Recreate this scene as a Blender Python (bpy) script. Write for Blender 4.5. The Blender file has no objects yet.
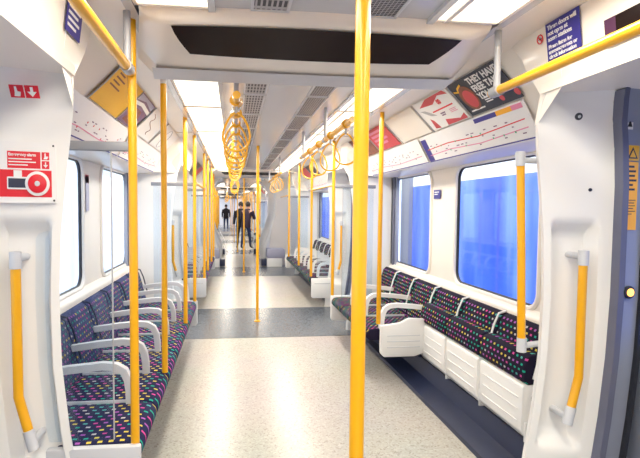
import bpy, bmesh, math, random
from mathutils import Vector, Matrix, Euler
random.seed(7)
scene = bpy.context.scene
COL = scene.collection
PI = math.pi
scene.view_settings.view_transform = 'Standard'
scene.view_settings.look = 'None'
scene.view_settings.exposure = 0.55

# ------------------------------------------------------------------ materials
def mat(name, col, rough=.5, metal=0, spec=.5, emit=None, estr=0, coat=0, noise=None, alpha=1):
    m = bpy.data.materials.new(name); m.use_nodes = True
    nt = m.node_tree; b = nt.nodes['Principled BSDF']
    b.inputs['Base Color'].default_value = (*col, 1)
    b.inputs['Roughness'].default_value = rough
    b.inputs['Metallic'].default_value = metal
    b.inputs['Specular IOR Level'].default_value = spec
    b.inputs['Coat Weight'].default_value = coat
    b.inputs['Coat Roughness'].default_value = .08
    if emit: 
        b.inputs['Emission Color'].default_value = (*emit, 1); b.inputs['Emission Strength'].default_value = estr
    if noise:   # subtle procedural variation (scale, amount)
        tc = nt.nodes.new('ShaderNodeTexCoord'); n = nt.nodes.new('ShaderNodeTexNoise')
        n.inputs['Scale'].default_value = noise[0]; n.inputs['Detail'].default_value = 4
        mx = nt.nodes.new('ShaderNodeMix'); mx.data_type = 'RGBA'
        mx.inputs['A'].default_value = (*[c*(1-noise[1]) for c in col], 1)
        mx.inputs['B'].default_value = (*[min(1, c*(1+noise[1])) for c in col], 1)
        nt.links.new(tc.outputs['Object'], n.inputs['Vector']); nt.links.new(n.outputs['Fac'], mx.inputs['Factor'])
        nt.links.new(mx.outputs['Result'], b.inputs['Base Color'])
    return m

M = {}
M['white'] = mat('white_plastic', (.88, .88, .87), .28, coat=.25, noise=(3, .03))
M['cream'] = mat('cream_panel', (.87, .815, .745), .35, coat=.15, noise=(3, .03))
M['grey_pl'] = mat('light_grey_plastic', (.62, .64, .68), .4, noise=(8, .04))
M['grey_bar'] = mat('grey_bracket', (.42, .43, .46), .35, noise=(20, .05))
M['bar'] = mat('dark_grey_bar', (.26, .27, .30), .4, noise=(20, .05))
M['ceil'] = mat('ceiling_panel', (.60, .62, .66), .22, coat=.4, noise=(2, .04))
M['yellow'] = mat('yellow_pole', (.88, .43, .006), .28, coat=.3, noise=(6, .05))
M['navy'] = mat('navy_plinth', (.022, .030, .070), .35, noise=(10, .2))
M['black'] = mat('black_rubber', (.02, .022, .03), .4)
M['dark_glass'] = mat('dark_glass_panel', (.020, .012, .012), .25, spec=.04, noise=(2.0, .9))
M['gasket'] = mat('door_seal', (.13, .14, .21), .4, noise=(6, .1))
M['leaf'] = mat('door_leaf', (.30, .33, .42), .35, noise=(6, .05))
M['blue_sign'] = mat('blue_sign', (.035, .03, .26), .4, noise=(5, .08))
M['red'] = mat('red_sign', (.72, .012, .03), .4, noise=(5, .05))
M['paper'] = mat('white_paper', (.85, .85, .85), .4, noise=(5, .02))
M['lilac'] = mat('lilac_plastic', (.42, .42, .55), .45, noise=(5, .08))
M['orange'] = mat('orange_label', (.95, .45, .03), .4, noise=(5, .05))
M['ad_dark'] = mat('dark_poster', (.012, .02, .05), .3, noise=(6, .6))
M['ad_yellow'] = mat('yellow_poster', (.9, .5, .03), .4, noise=(4, .1))
M['ad_purple'] = mat('purple_poster', (.18, .10, .2), .4, noise=(9, .5))
M['ad_red'] = mat('red_poster', (.62, .06, .08), .4, noise=(6, .3))
M['pink'] = mat('pink_map_line', (.75, .25, .42), .4)
M['brown'] = mat('brown_picture', (.25, .08, .05), .5, noise=(22, .8))
M['skin'] = mat('skin', (.5, .28, .2), .5, noise=(20, .1))
M['coat'] = mat('dark_coat', (.008, .006, .010), .8, noise=(20, .3))
M['plum'] = mat('plum_jacket', (.022, .008, .024), .8, noise=(20, .3))
M['jeans'] = mat('blue_jeans', (.018, .03, .09), .8, noise=(20, .3))
M['hair'] = mat('dark_hair', (.02, .012, .01), .6, noise=(40, .4))
M['shoe'] = mat('shoe_leather', (.02, .02, .02), .4, noise=(10, .1))
M['glow_btn'] = mat('lit_button', (.9, .5, .1), .4, emit=(1, .45, .08), estr=2)
M['green'] = mat('green_mark', (.05, .45, .25), .4)

def light_mat():
    m = bpy.data.materials.new('light_diffuser'); m.use_nodes = True
    nt = m.node_tree; b = nt.nodes['Principled BSDF']
    b.inputs['Base Color'].default_value = (.9, .87, .78, 1)
    b.inputs['Emission Color'].default_value = (1, .92, .74, 1); b.inputs['Emission Strength'].default_value = 1.25
    return m
M['light'] = light_mat()

def glass_mat(name, col, a):
    m = bpy.data.materials.new(name); m.use_nodes = True; nt = m.node_tree
    for n in list(nt.nodes): nt.nodes.remove(n)
    o = nt.nodes.new('ShaderNodeOutputMaterial'); mx = nt.nodes.new('ShaderNodeMixShader')
    t = nt.nodes.new('ShaderNodeBsdfTransparent'); g = nt.nodes.new('ShaderNodeBsdfGlossy')
    t.inputs['Color'].default_value = (*col, 1); g.inputs['Roughness'].default_value = .03
    lw = nt.nodes.new('ShaderNodeLayerWeight'); fr = nt.nodes.new('ShaderNodeMath'); fr.operation = 'POWER'; fr.inputs[1].default_value = 4.0
    nt.links.new(lw.outputs['Facing'], fr.inputs[0])
    sc = nt.nodes.new('ShaderNodeMath'); sc.operation = 'MULTIPLY'; sc.inputs[1].default_value = .35; nt.links.new(fr.outputs[0], sc.inputs[0]); fr = sc
    ad = nt.nodes.new('ShaderNodeMath'); ad.operation = 'ADD'; ad.inputs[1].default_value = a; ad.use_clamp = True
    nt.links.new(fr.outputs[0], ad.inputs[0]); nt.links.new(ad.outputs[0], mx.inputs[0])
    nt.links.new(t.outputs[0], mx.inputs[1]); nt.links.new(g.outputs[0], mx.inputs[2]); nt.links.new(mx.outputs[0], o.inputs[0])
    return m
M['glass'] = glass_mat('window_glass', (.93, .96, 1), .03)
M['screen'] = glass_mat('screen_glass', (.90, .94, .98), .03)

def N(nt, typ, **kw):
    n = nt.nodes.new(typ)
    for k, v in kw.items(): setattr(n, k, v)
    return n
def mth(nt, op, a, b=None):
    n = N(nt, 'ShaderNodeMath', operation=op)
    for i, v in enumerate((a, b)):
        if v is None: continue
        if isinstance(v, (int, float)): n.inputs[i].default_value = v
        else: nt.links.new(v, n.inputs[i])
    return n.outputs[0]

def moquette(name, ax_u, ax_v, base, dim, cu=.036, cv=.029):
    """navy woven fabric with staggered rows of small coloured bars"""
    m = bpy.data.materials.new(name); m.use_nodes = True; nt = m.node_tree; b = nt.nodes['Principled BSDF']
    b.inputs['Roughness'].default_value = .85; b.inputs['Specular IOR Level'].default_value = .2
    tc = N(nt, 'ShaderNodeTexCoord'); sp = N(nt, 'ShaderNodeSeparateXYZ'); nt.links.new(tc.outputs['Object'], sp.inputs[0])
    u = mth(nt, 'DIVIDE', sp.outputs[ax_u], cu); v = mth(nt, 'DIVIDE', sp.outputs[ax_v], cv)
    iv = mth(nt, 'FLOOR', v)
    u2 = mth(nt, 'ADD', u, mth(nt, 'MULTIPLY', mth(nt, 'MODULO', iv, 2), .5))
    iu = mth(nt, 'FLOOR', u2)
    fu = mth(nt, 'FRACT', u2); fv = mth(nt, 'FRACT', v)
    mu = mth(nt, 'MULTIPLY', mth(nt, 'GREATER_THAN', fu, .25), mth(nt, 'LESS_THAN', fu, .68))
    mv = mth(nt, 'MULTIPLY', mth(nt, 'GREATER_THAN', fv, .28), mth(nt, 'LESS_THAN', fv, .64))
    mask = mth(nt, 'MULTIPLY', mu, mv)
    half = mth(nt, 'GREATER_THAN', fu, .48)
    cb = N(nt, 'ShaderNodeCombineXYZ'); nt.links.new(iu, cb.inputs[0]); nt.links.new(iv, cb.inputs[1])
    nt.links.new(mth(nt, 'MULTIPLY', half, .0), cb.inputs[2])
    wn = N(nt, 'ShaderNodeTexWhiteNoise', noise_dimensions='3D'); nt.links.new(cb.outputs[0], wn.inputs['Vector'])
    r = N(nt, 'ShaderNodeValToRGB'); r.color_ramp.interpolation = 'CONSTANT'
    cols = [(0, (.02, .42, .30)), (.2, (.42, .12, .5)), (.4, (.78, .62, .10)), (.55, (.70, .08, .35)), (.7, (.62, .60, .62)), (.85, (.10, .45, .42))]
    cols = [(p, tuple(q*dim for q in c)) for p, c in cols]
    e = r.color_ramp.elements; e[0].position = 0; e[0].color = (*cols[0][1], 1); e[1].position = cols[1][0]; e[1].color = (*cols[1][1], 1)
    for p, c in cols[2:]: x = e.new(p); x.color = (*c, 1)
    nt.links.new(wn.outputs['Value'], r.inputs[0])
    nz = N(nt, 'ShaderNodeTexNoise'); nz.inputs['Scale'].default_value = 6; nt.links.new(tc.outputs['Object'], nz.inputs['Vector'])
    bs = N(nt, 'ShaderNodeMix', data_type='RGBA'); bs.inputs['A'].default_value = (*[c*.7 for c in base], 1); bs.inputs['B'].default_value = (*[c*1.3 for c in base], 1)
    nt.links.new(nz.outputs['Fac'], bs.inputs['Factor'])
    mx = N(nt, 'ShaderNodeMix', data_type='RGBA'); nt.links.new(mask, mx.inputs['Factor'])
    nt.links.new(bs.outputs['Result'], mx.inputs['A']); nt.links.new(r.outputs[0], mx.inputs['B'])
    nt.links.new(mx.outputs['Result'], b.inputs['Base Color'])
    return m
M['moq_top_L'] = moquette('moquette_cushion_blue', 0, 1, (.018, .020, .075), 1.0, .042, .034)
M['moq_back_L'] = moquette('moquette_back_hazed', 1, 2, (.035, .048, .13), .6)  # lighter grey-blue base carries the glare and glass haze over the left backs
M['moq_top_R'] = moquette('moquette_cushion_dark', 0, 1, (.014, .010, .032), .8)
M['moq_back_R'] = moquette('moquette_back_dark', 1, 2, (.012, .009, .026), .8)

def floor_mat():
    m = bpy.data.materials.new('speckled_floor'); m.use_nodes = True; nt = m.node_tree; b = nt.nodes['Principled BSDF']
    tc = N(nt, 'ShaderNodeTexCoord')
    v = N(nt, 'ShaderNodeTexVoronoi'); v.inputs['Scale'].default_value = 110; nt.links.new(tc.outputs['Object'], v.inputs['Vector'])
    r = N(nt, 'ShaderNodeValToRGB'); sep = N(nt, 'ShaderNodeSeparateColor'); nt.links.new(v.outputs['Color'], sep.inputs[0]); nt.links.new(sep.outputs[0], r.inputs[0])
    e = r.color_ramp.elements; e[0].position = 0; e[0].color = (.36, .33, .30, 1); e[1].position = 1; e[1].color = (.58, .56, .53, 1)
    x = e.new(.18); x.color = (.48, .455, .42, 1); x = e.new(.8); x.color = (.52, .495, .46, 1)
    n = N(nt, 'ShaderNodeTexNoise'); n.inputs['Scale'].default_value = 1.2; nt.links.new(tc.outputs['Object'], n.inputs['Vector'])
    hm = N(nt, 'ShaderNodeMix', data_type='RGBA', blend_type='MULTIPLY'); hm.inputs['Factor'].default_value = .18
    nt.links.new(r.outputs[0], hm.inputs['A']); nt.links.new(n.outputs['Color'], hm.inputs['B'])
    nt.links.new(hm.outputs['Result'], b.inputs['Base Color'])
    b.inputs['Roughness'].default_value = .27; b.inputs['Specular IOR Level'].default_value = .5
    return m
M['floor'] = floor_mat()
def strip_mat():
    m = bpy.data.materials.new('dark_floor_strip'); m.use_nodes = True; nt = m.node_tree; b = nt.nodes['Principled BSDF']
    tc = N(nt, 'ShaderNodeTexCoord')
    v = N(nt, 'ShaderNodeTexVoronoi'); v.inputs['Scale'].default_value = 130; nt.links.new(tc.outputs['Object'], v.inputs['Vector'])
    r = N(nt, 'ShaderNodeValToRGB'); sep = N(nt, 'ShaderNodeSeparateColor'); nt.links.new(v.outputs['Color'], sep.inputs[0]); nt.links.new(sep.outputs[0], r.inputs[0])
    e = r.color_ramp.elements; e[0].color = (.07, .085, .11, 1); e[1].color = (.17, .185, .21, 1)
    nt.links.new(r.outputs[0], b.inputs['Base Color']); b.inputs['Roughness'].default_value = .25
    return m
M['strip'] = strip_mat()
def vent_mat(name, sx, sy, thr):
    m = bpy.data.materials.new(name); m.use_nodes = True; nt = m.node_tree; b = nt.nodes['Principled BSDF']
    tc = N(nt, 'ShaderNodeTexCoord'); sp = N(nt, 'ShaderNodeSeparateXYZ'); nt.links.new(tc.outputs['Object'], sp.inputs[0])
    fu = mth(nt, 'FRACT', mth(nt, 'MULTIPLY', sp.outputs[0], sx)); fv = mth(nt, 'FRACT', mth(nt, 'MULTIPLY', sp.outputs[1], sy))
    k = mth(nt, 'MULTIPLY', mth(nt, 'GREATER_THAN', fu, thr), mth(nt, 'GREATER_THAN', fv, .3 if sy else -1))
    mx = N(nt, 'ShaderNodeMix', data_type='RGBA'); nt.links.new(k, mx.inputs['Factor'])
    mx.inputs['A'].default_value = (.45, .45, .47, 1); mx.inputs['B'].default_value = (.03, .03, .045, 1)
    nt.links.new(mx.outputs['Result'], b.inputs['Base Color']); b.inputs['Roughness'].default_value = .5
    return m
M['vent_slat'] = vent_mat('slatted_vent', 55, 14, .4)
M['vent_mesh'] = vent_mat('perforated_vent', 70, 70, .22)
def outside(name, fn):
    m = bpy.data.materials.new(name); m.use_nodes = True; nt = m.node_tree; b = nt.nodes['Principled BSDF']
    b.inputs['Roughness'].default_value = .5
    tc = N(nt, 'ShaderNodeTexCoord'); mp = N(nt, 'ShaderNodeMapping'); mp.inputs['Scale'].default_value = (1, 1.1, .16)
    nt.links.new(tc.outputs['Object'], mp.inputs[0])
    n = N(nt, 'ShaderNodeTexNoise'); n.inputs['Scale'].default_value = 2.2; n.inputs['Detail'].default_value = 3; nt.links.new(mp.outputs[0], n.inputs['Vector'])
    r = N(nt, 'ShaderNodeValToRGB'); nt.links.new(n.outputs['Fac'], r.inputs[0]); fn(r.color_ramp)
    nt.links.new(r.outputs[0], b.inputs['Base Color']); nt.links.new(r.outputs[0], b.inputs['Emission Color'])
    return m, b
def rr(cr):
    e = cr.elements; e[0].position = .3; e[0].color = (.035, .10, .60, 1); e[1].position = .72; e[1].color = (.22, .38, .85, 1)
    x = e.new(.5); x.color = (.07, .17, .72, 1)
M['blue_out'], _b = outside('glowing_blue_hoarding', rr); _b.inputs['Emission Strength'].default_value = .62  # emission makes the blue wall glow as if daylit
def rl(cr):
    e = cr.elements; e[0].position = .3; e[0].color = (.62, .74, .86, 1); e[1].position = .6; e[1].color = (.95, .97, 1, 1)
M['white_out'], _b = outside('glowing_platform_wall', rl); _b.inputs['Emission Strength'].default_value = .95  # emission stands in for blown-out daylight on the pale wall

def map_mat():
    m = mat('map_paper', (.80, .80, .82), .35, noise=(9, .03)); return m
M['map'] = map_mat()

# ------------------------------------------------------------------ geometry helpers
class MB:
    def __init__(s): s.bm = bmesh.new()
    def box(s, x0, x1, y0, y1, z0, z1, bev=0, seg=2, mtx=None):
        t = bmesh.new(); bmesh.ops.create_cube(t, size=1)
        bmesh.ops.scale(t, vec=(x1-x0, y1-y0, z1-z0), verts=t.verts)
        bmesh.ops.translate(t, vec=((x0+x1)/2, (y0+y1)/2, (z0+z1)/2), verts=t.verts)
        if bev: bmesh.ops.bevel(t, geom=list(t.edges), offset=bev, segments=seg, profile=.5, affect='EDGES')
        if mtx: bmesh.ops.transform(t, matrix=mtx, verts=t.verts)
        s._merge(t); return s
    def _merge(s, t, mi=None):
        mp = {}
        for v in t.verts: mp[v] = s.bm.verts.new(v.co)
        for f in t.faces:
            try: nf = s.bm.faces.new([mp[v] for v in f.verts])
            except ValueError: continue
            nf.material_index = f.material_index if mi is None else mi
        t.free()
    def tube(s, pts, r, seg=12, cap=True, closed=False):
        pts = [Vector(p) for p in pts]; n = len(pts)
        rs = r if isinstance(r, (list, tuple)) else [r]*n
        rings = []; up = None
        for i, p in enumerate(pts):
            if closed: d = (pts[(i+1) % n]-pts[i-1]).normalized()
            else: d = ((pts[min(i+1, n-1)]-p).normalized()+(p-pts[max(i-1, 0)]).normalized()).normalized()
            if up is None: up = d.orthogonal().normalized()
            up = (up-d*up.dot(d)).normalized(); w = d.cross(up)
            rings.append([s.bm.verts.new(p+(up*math.cos(2*PI*k/seg)+w*math.sin(2*PI*k/seg))*rs[i]) for k in range(seg)])
        for i in range(n if closed else n-1):
            a, b = rings[i], rings[(i+1) % n]
            for k in range(seg): s.bm.faces.new([a[k], a[(k+1) % seg], b[(k+1) % seg], b[k]])
        if cap and not closed:
            s.bm.faces.new(rings[0][::-1]); s.bm.faces.new(rings[-1])
        return s
    def flatbar(s, pts, w, t, axis=(0, 1, 0)):
        """rectangular section swept along pts; w along axis, t in the plane"""
        pts = [Vector(p) for p in pts]; a = Vector(axis); n = len(pts); rings = []
        for i, p in enumerate(pts):
            d = (pts[min(i+1, n-1)]-pts[max(i-1, 0)]).normalized(); q = d.cross(a).normalized()
            rings.append([s.bm.verts.new(p+a*sx*w/2+q*sy*t/2) for sx, sy in ((-1, -1), (1, -1), (1, 1), (-1, 1))])
        for i in range(n-1):
            for k in range(4): s.bm.faces.new([rings[i][k], rings[i][(k+1) % 4], rings[i+1][(k+1) % 4], rings[i+1][k]])
        s.bm.faces.new(rings[0][::-1]); s.bm.faces.new(rings[-1])
        return s
    def sheet(s, rows):
        """grid of points -> quads"""
        vs = [[s.bm.verts.new(p) for p in r] for r in rows]
        for i in range(len(vs)-1):
            for j in range(len(vs[0])-1): s.bm.faces.new([vs[i][j], vs[i][j+1], vs[i+1][j+1], vs[i+1][j]])
        return s
    def prism(s, poly, axis, a, b, bev=0):
        """poly = list of 2D points in the plane normal to axis; extruded a..b"""
        t = bmesh.new()
        def P(u, v, w): return {'x': (w, u, v), 'y': (u, w, v), 'z': (u, v, w)}[axis]
        A = [t.verts.new(P(u, v, a)) for u, v in poly]; B = [t.verts.new(P(u, v, b)) for u, v in poly]
        t.faces.new(A); t.faces.new(B[::-1]); n = len(poly)
        for i in range(n): t.faces.new([A[i], B[i], B[(i+1) % n], A[(i+1) % n]])
        bmesh.ops.recalc_face_normals(t, faces=t.faces)
        if bev: bmesh.ops.bevel(t, geom=list(t.edges), offset=bev, segments=2, profile=.5, affect='EDGES')
        s._merge(t); return s
    def cyl(s, p0, p1, r, seg=16): return s.tube([p0, p1], r, seg)
    def sphere(s, c, r, sc=(1, 1, 1), seg=14):
        t = bmesh.new(); bmesh.ops.create_uvsphere(t, u_segments=seg, v_segments=seg//2+2, radius=r)
        bmesh.ops.scale(t, vec=sc, verts=t.verts); bmesh.ops.translate(t, vec=c, verts=t.verts); s._merge(t); return s
    def build(s, name, m, parent=None, smooth=True, loc=None, recalc=True):
        if recalc: bmesh.ops.recalc_face_normals(s.bm, faces=s.bm.faces)
        me = bpy.data.meshes.new(name); s.bm.to_mesh(me); s.bm.free()
        for mm in (m if isinstance(m, (list, tuple)) else [m]): me.materials.append(mm)
        if smooth:
            me.shade_smooth() if hasattr(me, 'shade_smooth') else None
            try: me.set_sharp_from_angle(angle=math.radians(38))
            except Exception: pass
        o = bpy.data.objects.new(name, me); COL.objects.link(o)
        if parent: o.parent = parent
        if loc: o.location = loc
        return o

def tag(o, label=None, cat=None, group=None, kind=None):
    if label: o['label'] = label
    if cat: o['category'] = cat
    if group: o['group'] = group
    if kind: o['kind'] = kind
    return o
def thing(name, label, cat, loc=(0, 0, 0), rz=0, group=None):
    o = bpy.data.objects.new(name, None); COL.objects.link(o); o.location = loc; o.rotation_euler = (0, 0, rz)
    o.empty_display_size = .1
    return tag(o, label, cat, group)
def struct(o): o['kind'] = 'structure'; return o
CH = {}
def children(o): return [c for c in bpy.data.objects if c.parent == o]
def copy_tree(o, parent=None, loc=None, rz=None, label=None, group=None):
    kids = children(o)
    c = o.copy(); COL.objects.link(c)
    if parent: c.parent = parent
    if loc is not None: c.location = loc
    if rz is not None: c.rotation_euler = (0, 0, rz)
    if label: c['label'] = label
    if group: c['group'] = group
    for k in kids: copy_tree(k, c)
    return c

def rrect(x0, x1, y0, y1, r, n=6):
    out = []
    for cx, cy, a0 in ((x1-r, y1-r, 0), (x0+r, y1-r, 90), (x0+r, y0+r, 180), (x1-r, y0+r, 270)):
        for k in range(n+1):
            a = math.radians(a0+90*k/n); out.append((cx+r*math.cos(a), cy+r*math.sin(a)))
    return out
def holed(name, outer, holes, thick, m, parent=None):
    """flat panel in local XY with holes, thickness along local Z"""
    cu = bpy.data.curves.new(name, 'CURVE'); cu.dimensions = '2D'; cu.fill_mode = 'BOTH'; cu.extrude = thick/2
    for pl in [outer]+holes:
        sp = cu.splines.new('POLY'); sp.points.add(len(pl)-1)
        for p, (x, y) in zip(sp.points, pl): p.co = (x, y, 0, 1)
        sp.use_cyclic_u = True
    t = bpy.data.objects.new('tmp', cu); COL.objects.link(t)
    me = bpy.data.meshes.new_from_object(t); bpy.data.objects.remove(t)
    me.materials.clear(); me.materials.append(m)
    o = bpy.data.objects.new(name, me); COL.objects.link(o)
    if parent: o.parent = parent
    return o
def text(name, body, size, m, parent, mtx, align='LEFT', ext=.0006, bold=.0):
    cu = bpy.data.curves.new(name, 'FONT'); cu.body = body; cu.size = size; cu.extrude = ext; cu.align_x = align; cu.align_y = 'TOP'
    cu.offset = bold; cu.space_line = .92
    t = bpy.data.objects.new('tmp', cu); COL.objects.link(t)
    me = bpy.data.meshes.new_from_object(t); bpy.data.objects.remove(t)
    me.materials.clear(); me.materials.append(m)
    o = bpy.data.objects.new(name, me); COL.objects.link(o); o.parent = parent; o.matrix_local = mtx
    return o
def frame(origin, xd, yd):
    x = Vector(xd).normalized(); y = Vector(yd); y = (y-x*y.dot(x)).normalized(); z = x.cross(y)
    return Matrix(((x.x, y.x, z.x, origin[0]), (x.y, y.y, z.y, origin[1]), (x.z, y.z, z.z, origin[2]), (0, 0, 0, 1)))
def on_frame(name, label, cat, F, group=None):
    o = bpy.data.objects.new(name, None); COL.objects.link(o); o.matrix_world = F; o.empty_display_size = .05
    return tag(o, label, cat, group)
def plate(name, x0, x1, y0, y1, m, parent, z=.001, t=.002, r=0):
    mb = MB(); 
    if r: mb.prism(rrect(x0, x1, y0, y1, r, 4), 'z', z, z+t)
    else: mb.box(x0, x1, y0, y1, z, z+t)
    return mb.build(name, m, parent, smooth=False)
def flat_poly(name, poly, m, parent, z=.001, t=.002):
    return MB().prism(poly, 'z', z, z+t).build(name, m, parent, smooth=False)
def circle(cx, cy, r, n=24): return [(cx+r*math.cos(2*PI*k/n), cy+r*math.sin(2*PI*k/n)) for k in range(n)]
T = Matrix.Translation

# ------------------------------------------------------------------ layout constants
C = [1.1+4.4*k for k in range(9)]          # door bays (2 is last of the first car)
XW = 1.36
SIDE = {-1: 'left', 1: 'right'}
ORD = ['first', 'second', 'third', 'fourth', 'fifth', 'sixth', 'seventh', 'eighth', 'ninth', 'tenth', 'eleventh', 'twelfth']
BAYN = {0: 'nearest seating bay', 1: 'second seating bay', 3: 'first bay beyond the gangway', 4: 'second bay beyond the gangway', 5: 'third bay beyond the gangway', 6: 'far end bay of the train', -1: 'bay behind the camera'}
def far(k): return k >= 3

# ------------------------------------------------------------------ setting: floor, ceiling, walls
def slab(name, x0, x1, y0, y1, z0, z1, m): return struct(MB().box(x0, x1, y0, y1, z0, z1).build(name, m, smooth=False))
slab('floor', -1.42, 1.42, -3.4, 10.95, -.06, 0, M['floor'])
slab('floor', -1.42, 1.42, 10.95, 36.5, -.06, 0, M['floor'])
for k in range(8):
    c = C[k]-.02
    slab('floor_strip' if False else 'trim_%d' % (k+1), -1.40, 1.40, c-.71, c+.71, 0, .003, M['strip'])

COVE = [(.70, 2.002), (.845, 2.002), (.862, 1.998), (.945, 1.915), (1.03, 1.83), (1.085, 1.735), (1.13, 1.65), (1.16, 1.638), (1.385, 1.632)]
def ceiling(y0, y1):
    mb = MB()
    mb.box(-.385, .385, y0, y1, 2.0, 2.05)
    for s in (-1, 1):
        mb.box(*sorted((s*.385, s*.41)), y0, y1, 1.985, 2.05)
        mb.box(*sorted((s*.41, s*.70)), y0, y1, 2.03, 2.05)
        mb.box(*sorted((s*.665, s*.70)), y0, y1, 1.995, 2.05)
    return struct(mb.build('ceiling', M['ceil'], smooth=False))
ceiling(-3.4, 10.95); ceiling(13.0, 36.5)

def bay_wall(side, y0, y1, wins):
    """side panel between two doors: flat window panel with real openings, lower panel, cove"""
    s = side
    root = bpy.data.objects.new('wall_'+SIDE[s], None); COL.objects.link(root); struct(root)
    holes = [rrect(a, b, .745, 1.62, .09) for a, b in wins]
    o = holed('wall_panel', [(y0, .69), (y1, .69), (y1, 1.67), (y0, 1.67)], holes, .02, M['cream'], root)
    o.matrix_local = Matrix(((0, 0, s*1, s*(XW+.03)), (1, 0, 0, 0), (0, 1, 0, 0), (0, 0, 0, 1)))
    mb = MB()
    mb.sheet([[(s*x, y, z) for x, z in COVE] for y in (y0, y1)])
    mb.build('cove_panel', M['cream'], root)
    mb = MB()
    prof = [(1.385, .735), (1.34, .715), (1.325, .69), (1.325, .45), (1.33, 0)]
    mb.sheet([[(s*x, y, z) for x, z in prof] for y in (y0, y1)])
    mb.build('lower_panel', M['cream'], root)
    # raised surround around each opening
    for a, b in wins:
        mb = MB(); pl = rrect(a-.012, b+.012, .733, 1.632, .10)
        mb.tube([(s*(XW+.018), u, v) for u, v in pl], .016, 8, closed=True)
        mb.build('window_surround', M['cream'], root)
    return root
wn = [0]
def window(side, a, b):
    s = side; wn[0] += 1
    mb = MB(); pl = rrect(a, b, .745, 1.62, .09)
    mb.tube([(s*(XW+.035), u, v) for u, v in pl], .012, 8, closed=True)
    f = struct(mb.build('window_%d' % wn[0], M['black']))
    g = MB(); g.prism(rrect(a, b, .745, 1.62, .09), 'x', s*(XW+.035), s*(XW+.041)); g.build('glass_pane', M['glass'], f, smooth=False)
    return f

def pillar(side, c, near, n):
    """moulded door pillar. near=True: on the near edge of the next doorway"""
    s = side
    zs =   [0, .1, .25, .45, .7, .95, 1.2, 1.4, 1.55, 1.65, 1.72, 1.757]
    xi =   [.880, .885, .90, .93, .955, .96, .95, .93, .91, .892, .884, .880]
    yi =   [.745, .745, .745, .745, .745, .745, .745, .745, .74, .72, .69, .66]
    xo =   [1.115, 1.125, 1.145, 1.175, 1.197, 1.207, 1.207, 1.207, 1.198, 1.17, 1.13, 1.105]
    yo =   [.67, .67, .675, .68, .68, .68, .68, .68, .68, .66, .61, .575]
    rows = []
    nu = 26
    for z, a, b, e, f in zip(zs, xi, yi, xo, yo):
        r = []
        for i in range(nu+1):
            t = i/nu
            x = e+(a-e)*t; y = f+(b-f)*t
            r.append([x, y, z])
        # rounded inner edge and return to the wall
        r += [[a+.012, b+.035, z], [a+.05, b+.05, z], [1.34, b+.07, z]]
        rows.append(r)
    def Y(v): return (c+v) if not near else (c+.26-(v-.0))
    # recess for the handle: push cells inward between z .36-1.22
    import bisect
    def zl(z0):
        for q in range(len(zs)-1):
            if zs[q] <= z0 <= zs[q+1]:
                t = (z0-zs[q])/(zs[q+1]-zs[q]); return q, t
    dense = []
    z = 0.0; zz = []
    while z < 1.757: zz.append(z); z += .02
    zz.append(1.757)
    for z in zz:
        q, t = zl(min(z, 1.7569)); r = []
        for i, (p0, p1) in enumerate(zip(rows[q], rows[q+1])):
            p = [p0[k]+(p1[k]-p0[k])*t for k in range(3)]
            if i <= nu:
                u = i/nu
                def sm(e0, e1, v): v = max(0, min(1, (v-e0)/(e1-e0))); return v*v*(3-2*v)
                d = sm(.18, .27, u)*(1-sm(.78, .88, u))*sm(.30, .37, z)*(1-sm(1.19, 1.27, z))
                p[1] += .062*d
            r.append((s*p[0], Y(p[1]), z))
        dense.append(r)
    mb = MB(); mb.sheet(dense)
    o = struct(mb.build('trim_%d' % n, M['white']))
    # upper return that closes the pillar against the cove
    mb = MB()
    A = [(.892, .72, 1.65), (.876, .56, 1.757), (.870, .56, 1.80), (.862, .56, 1.86), (.852, .56, 1.93), (.842, .56, 2.01)]
    mid = [(.915, .78, 1.65), (.884, .70, 1.757), (.872, .72, 1.80), (.862, .76, 1.86), (.853, .79, 1.93), (.843, .80, 2.01)]
    B = [(1.135, .88, 1.648), (1.08, .88, 1.745), (1.048, .88, 1.80), (.998, .88, 1.86), (.93, .88, 1.93), (.862, .88, 1.998)]
    mb.sheet([[(s*p[0], Y(p[1]), p[2]) for p in R_] for R_ in (A, mid, B)])
    mb.build('cove_end', M['cream'], o)
    # door seal following the pillar's outer edge
    mb = MB()
    pts = [(s*(e+.012), Y(f-.018), z) for z, e, f in zip(zs, xo, yo)]
    mb.flatbar(pts, .05, .026, axis=(0, 1, 0)); mb.build('door_seal', M['gasket'], o)
    mb = MB(); mb.sheet([[(s*(e+.025), Y(f-.03), z), (s*(e+.11), Y(f-.02), z), (s*(e+.12), Y(f+.10), z)] for z, e, f in zip(zs, xo, yo)])
    mb.build('frame_flange', M['leaf'], o)
    mb = MB(); mb.flatbar([(s*(e+.115), Y(f-.022), z) for z, e, f in zip(zs, xo, yo)], .03, .018, axis=(0, 1, 0)); mb.build('inner_seal', M['black'], o)
    return o, Y

def handle(side, Y, label, par):
    """yellow pull handle set in the pillar recess (grey sleeves and stubs)"""
    s = side
    def pt(z, off, t=.52):
        x = 1.225+(.955-1.225)*t; y = .68+(.745-.68)*t
        d = max(0, (.62-z))*.25
        return (s*(x+.0-d*1.15), Y(y-.03-d*.3+off), z)
    root = thing('grab_handle', None, None); root.parent = par
    base = Vector(pt(.44, 0)); root.location = base
    def L(p): return tuple(Vector(p)-base)
    MB().tube([L(pt(z, 0)) for z in (.50, .56, .62, .70, .8, .95, 1.08)], .017, 12).build('grip', M['yellow'], root)
    for z0, z1, zb in ((1.08, 1.14, 1.115), (.43, .50, .455)):
        mb = MB(); mb.tube([L(pt(z0, 0)), L(pt(z1, 0))], .020, 12); mb.tube([L(pt(zb, 0)), L(pt(zb, .10))], .014, 10)
        mb.build('sleeve', M['grey_pl'], root)
    return root

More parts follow.
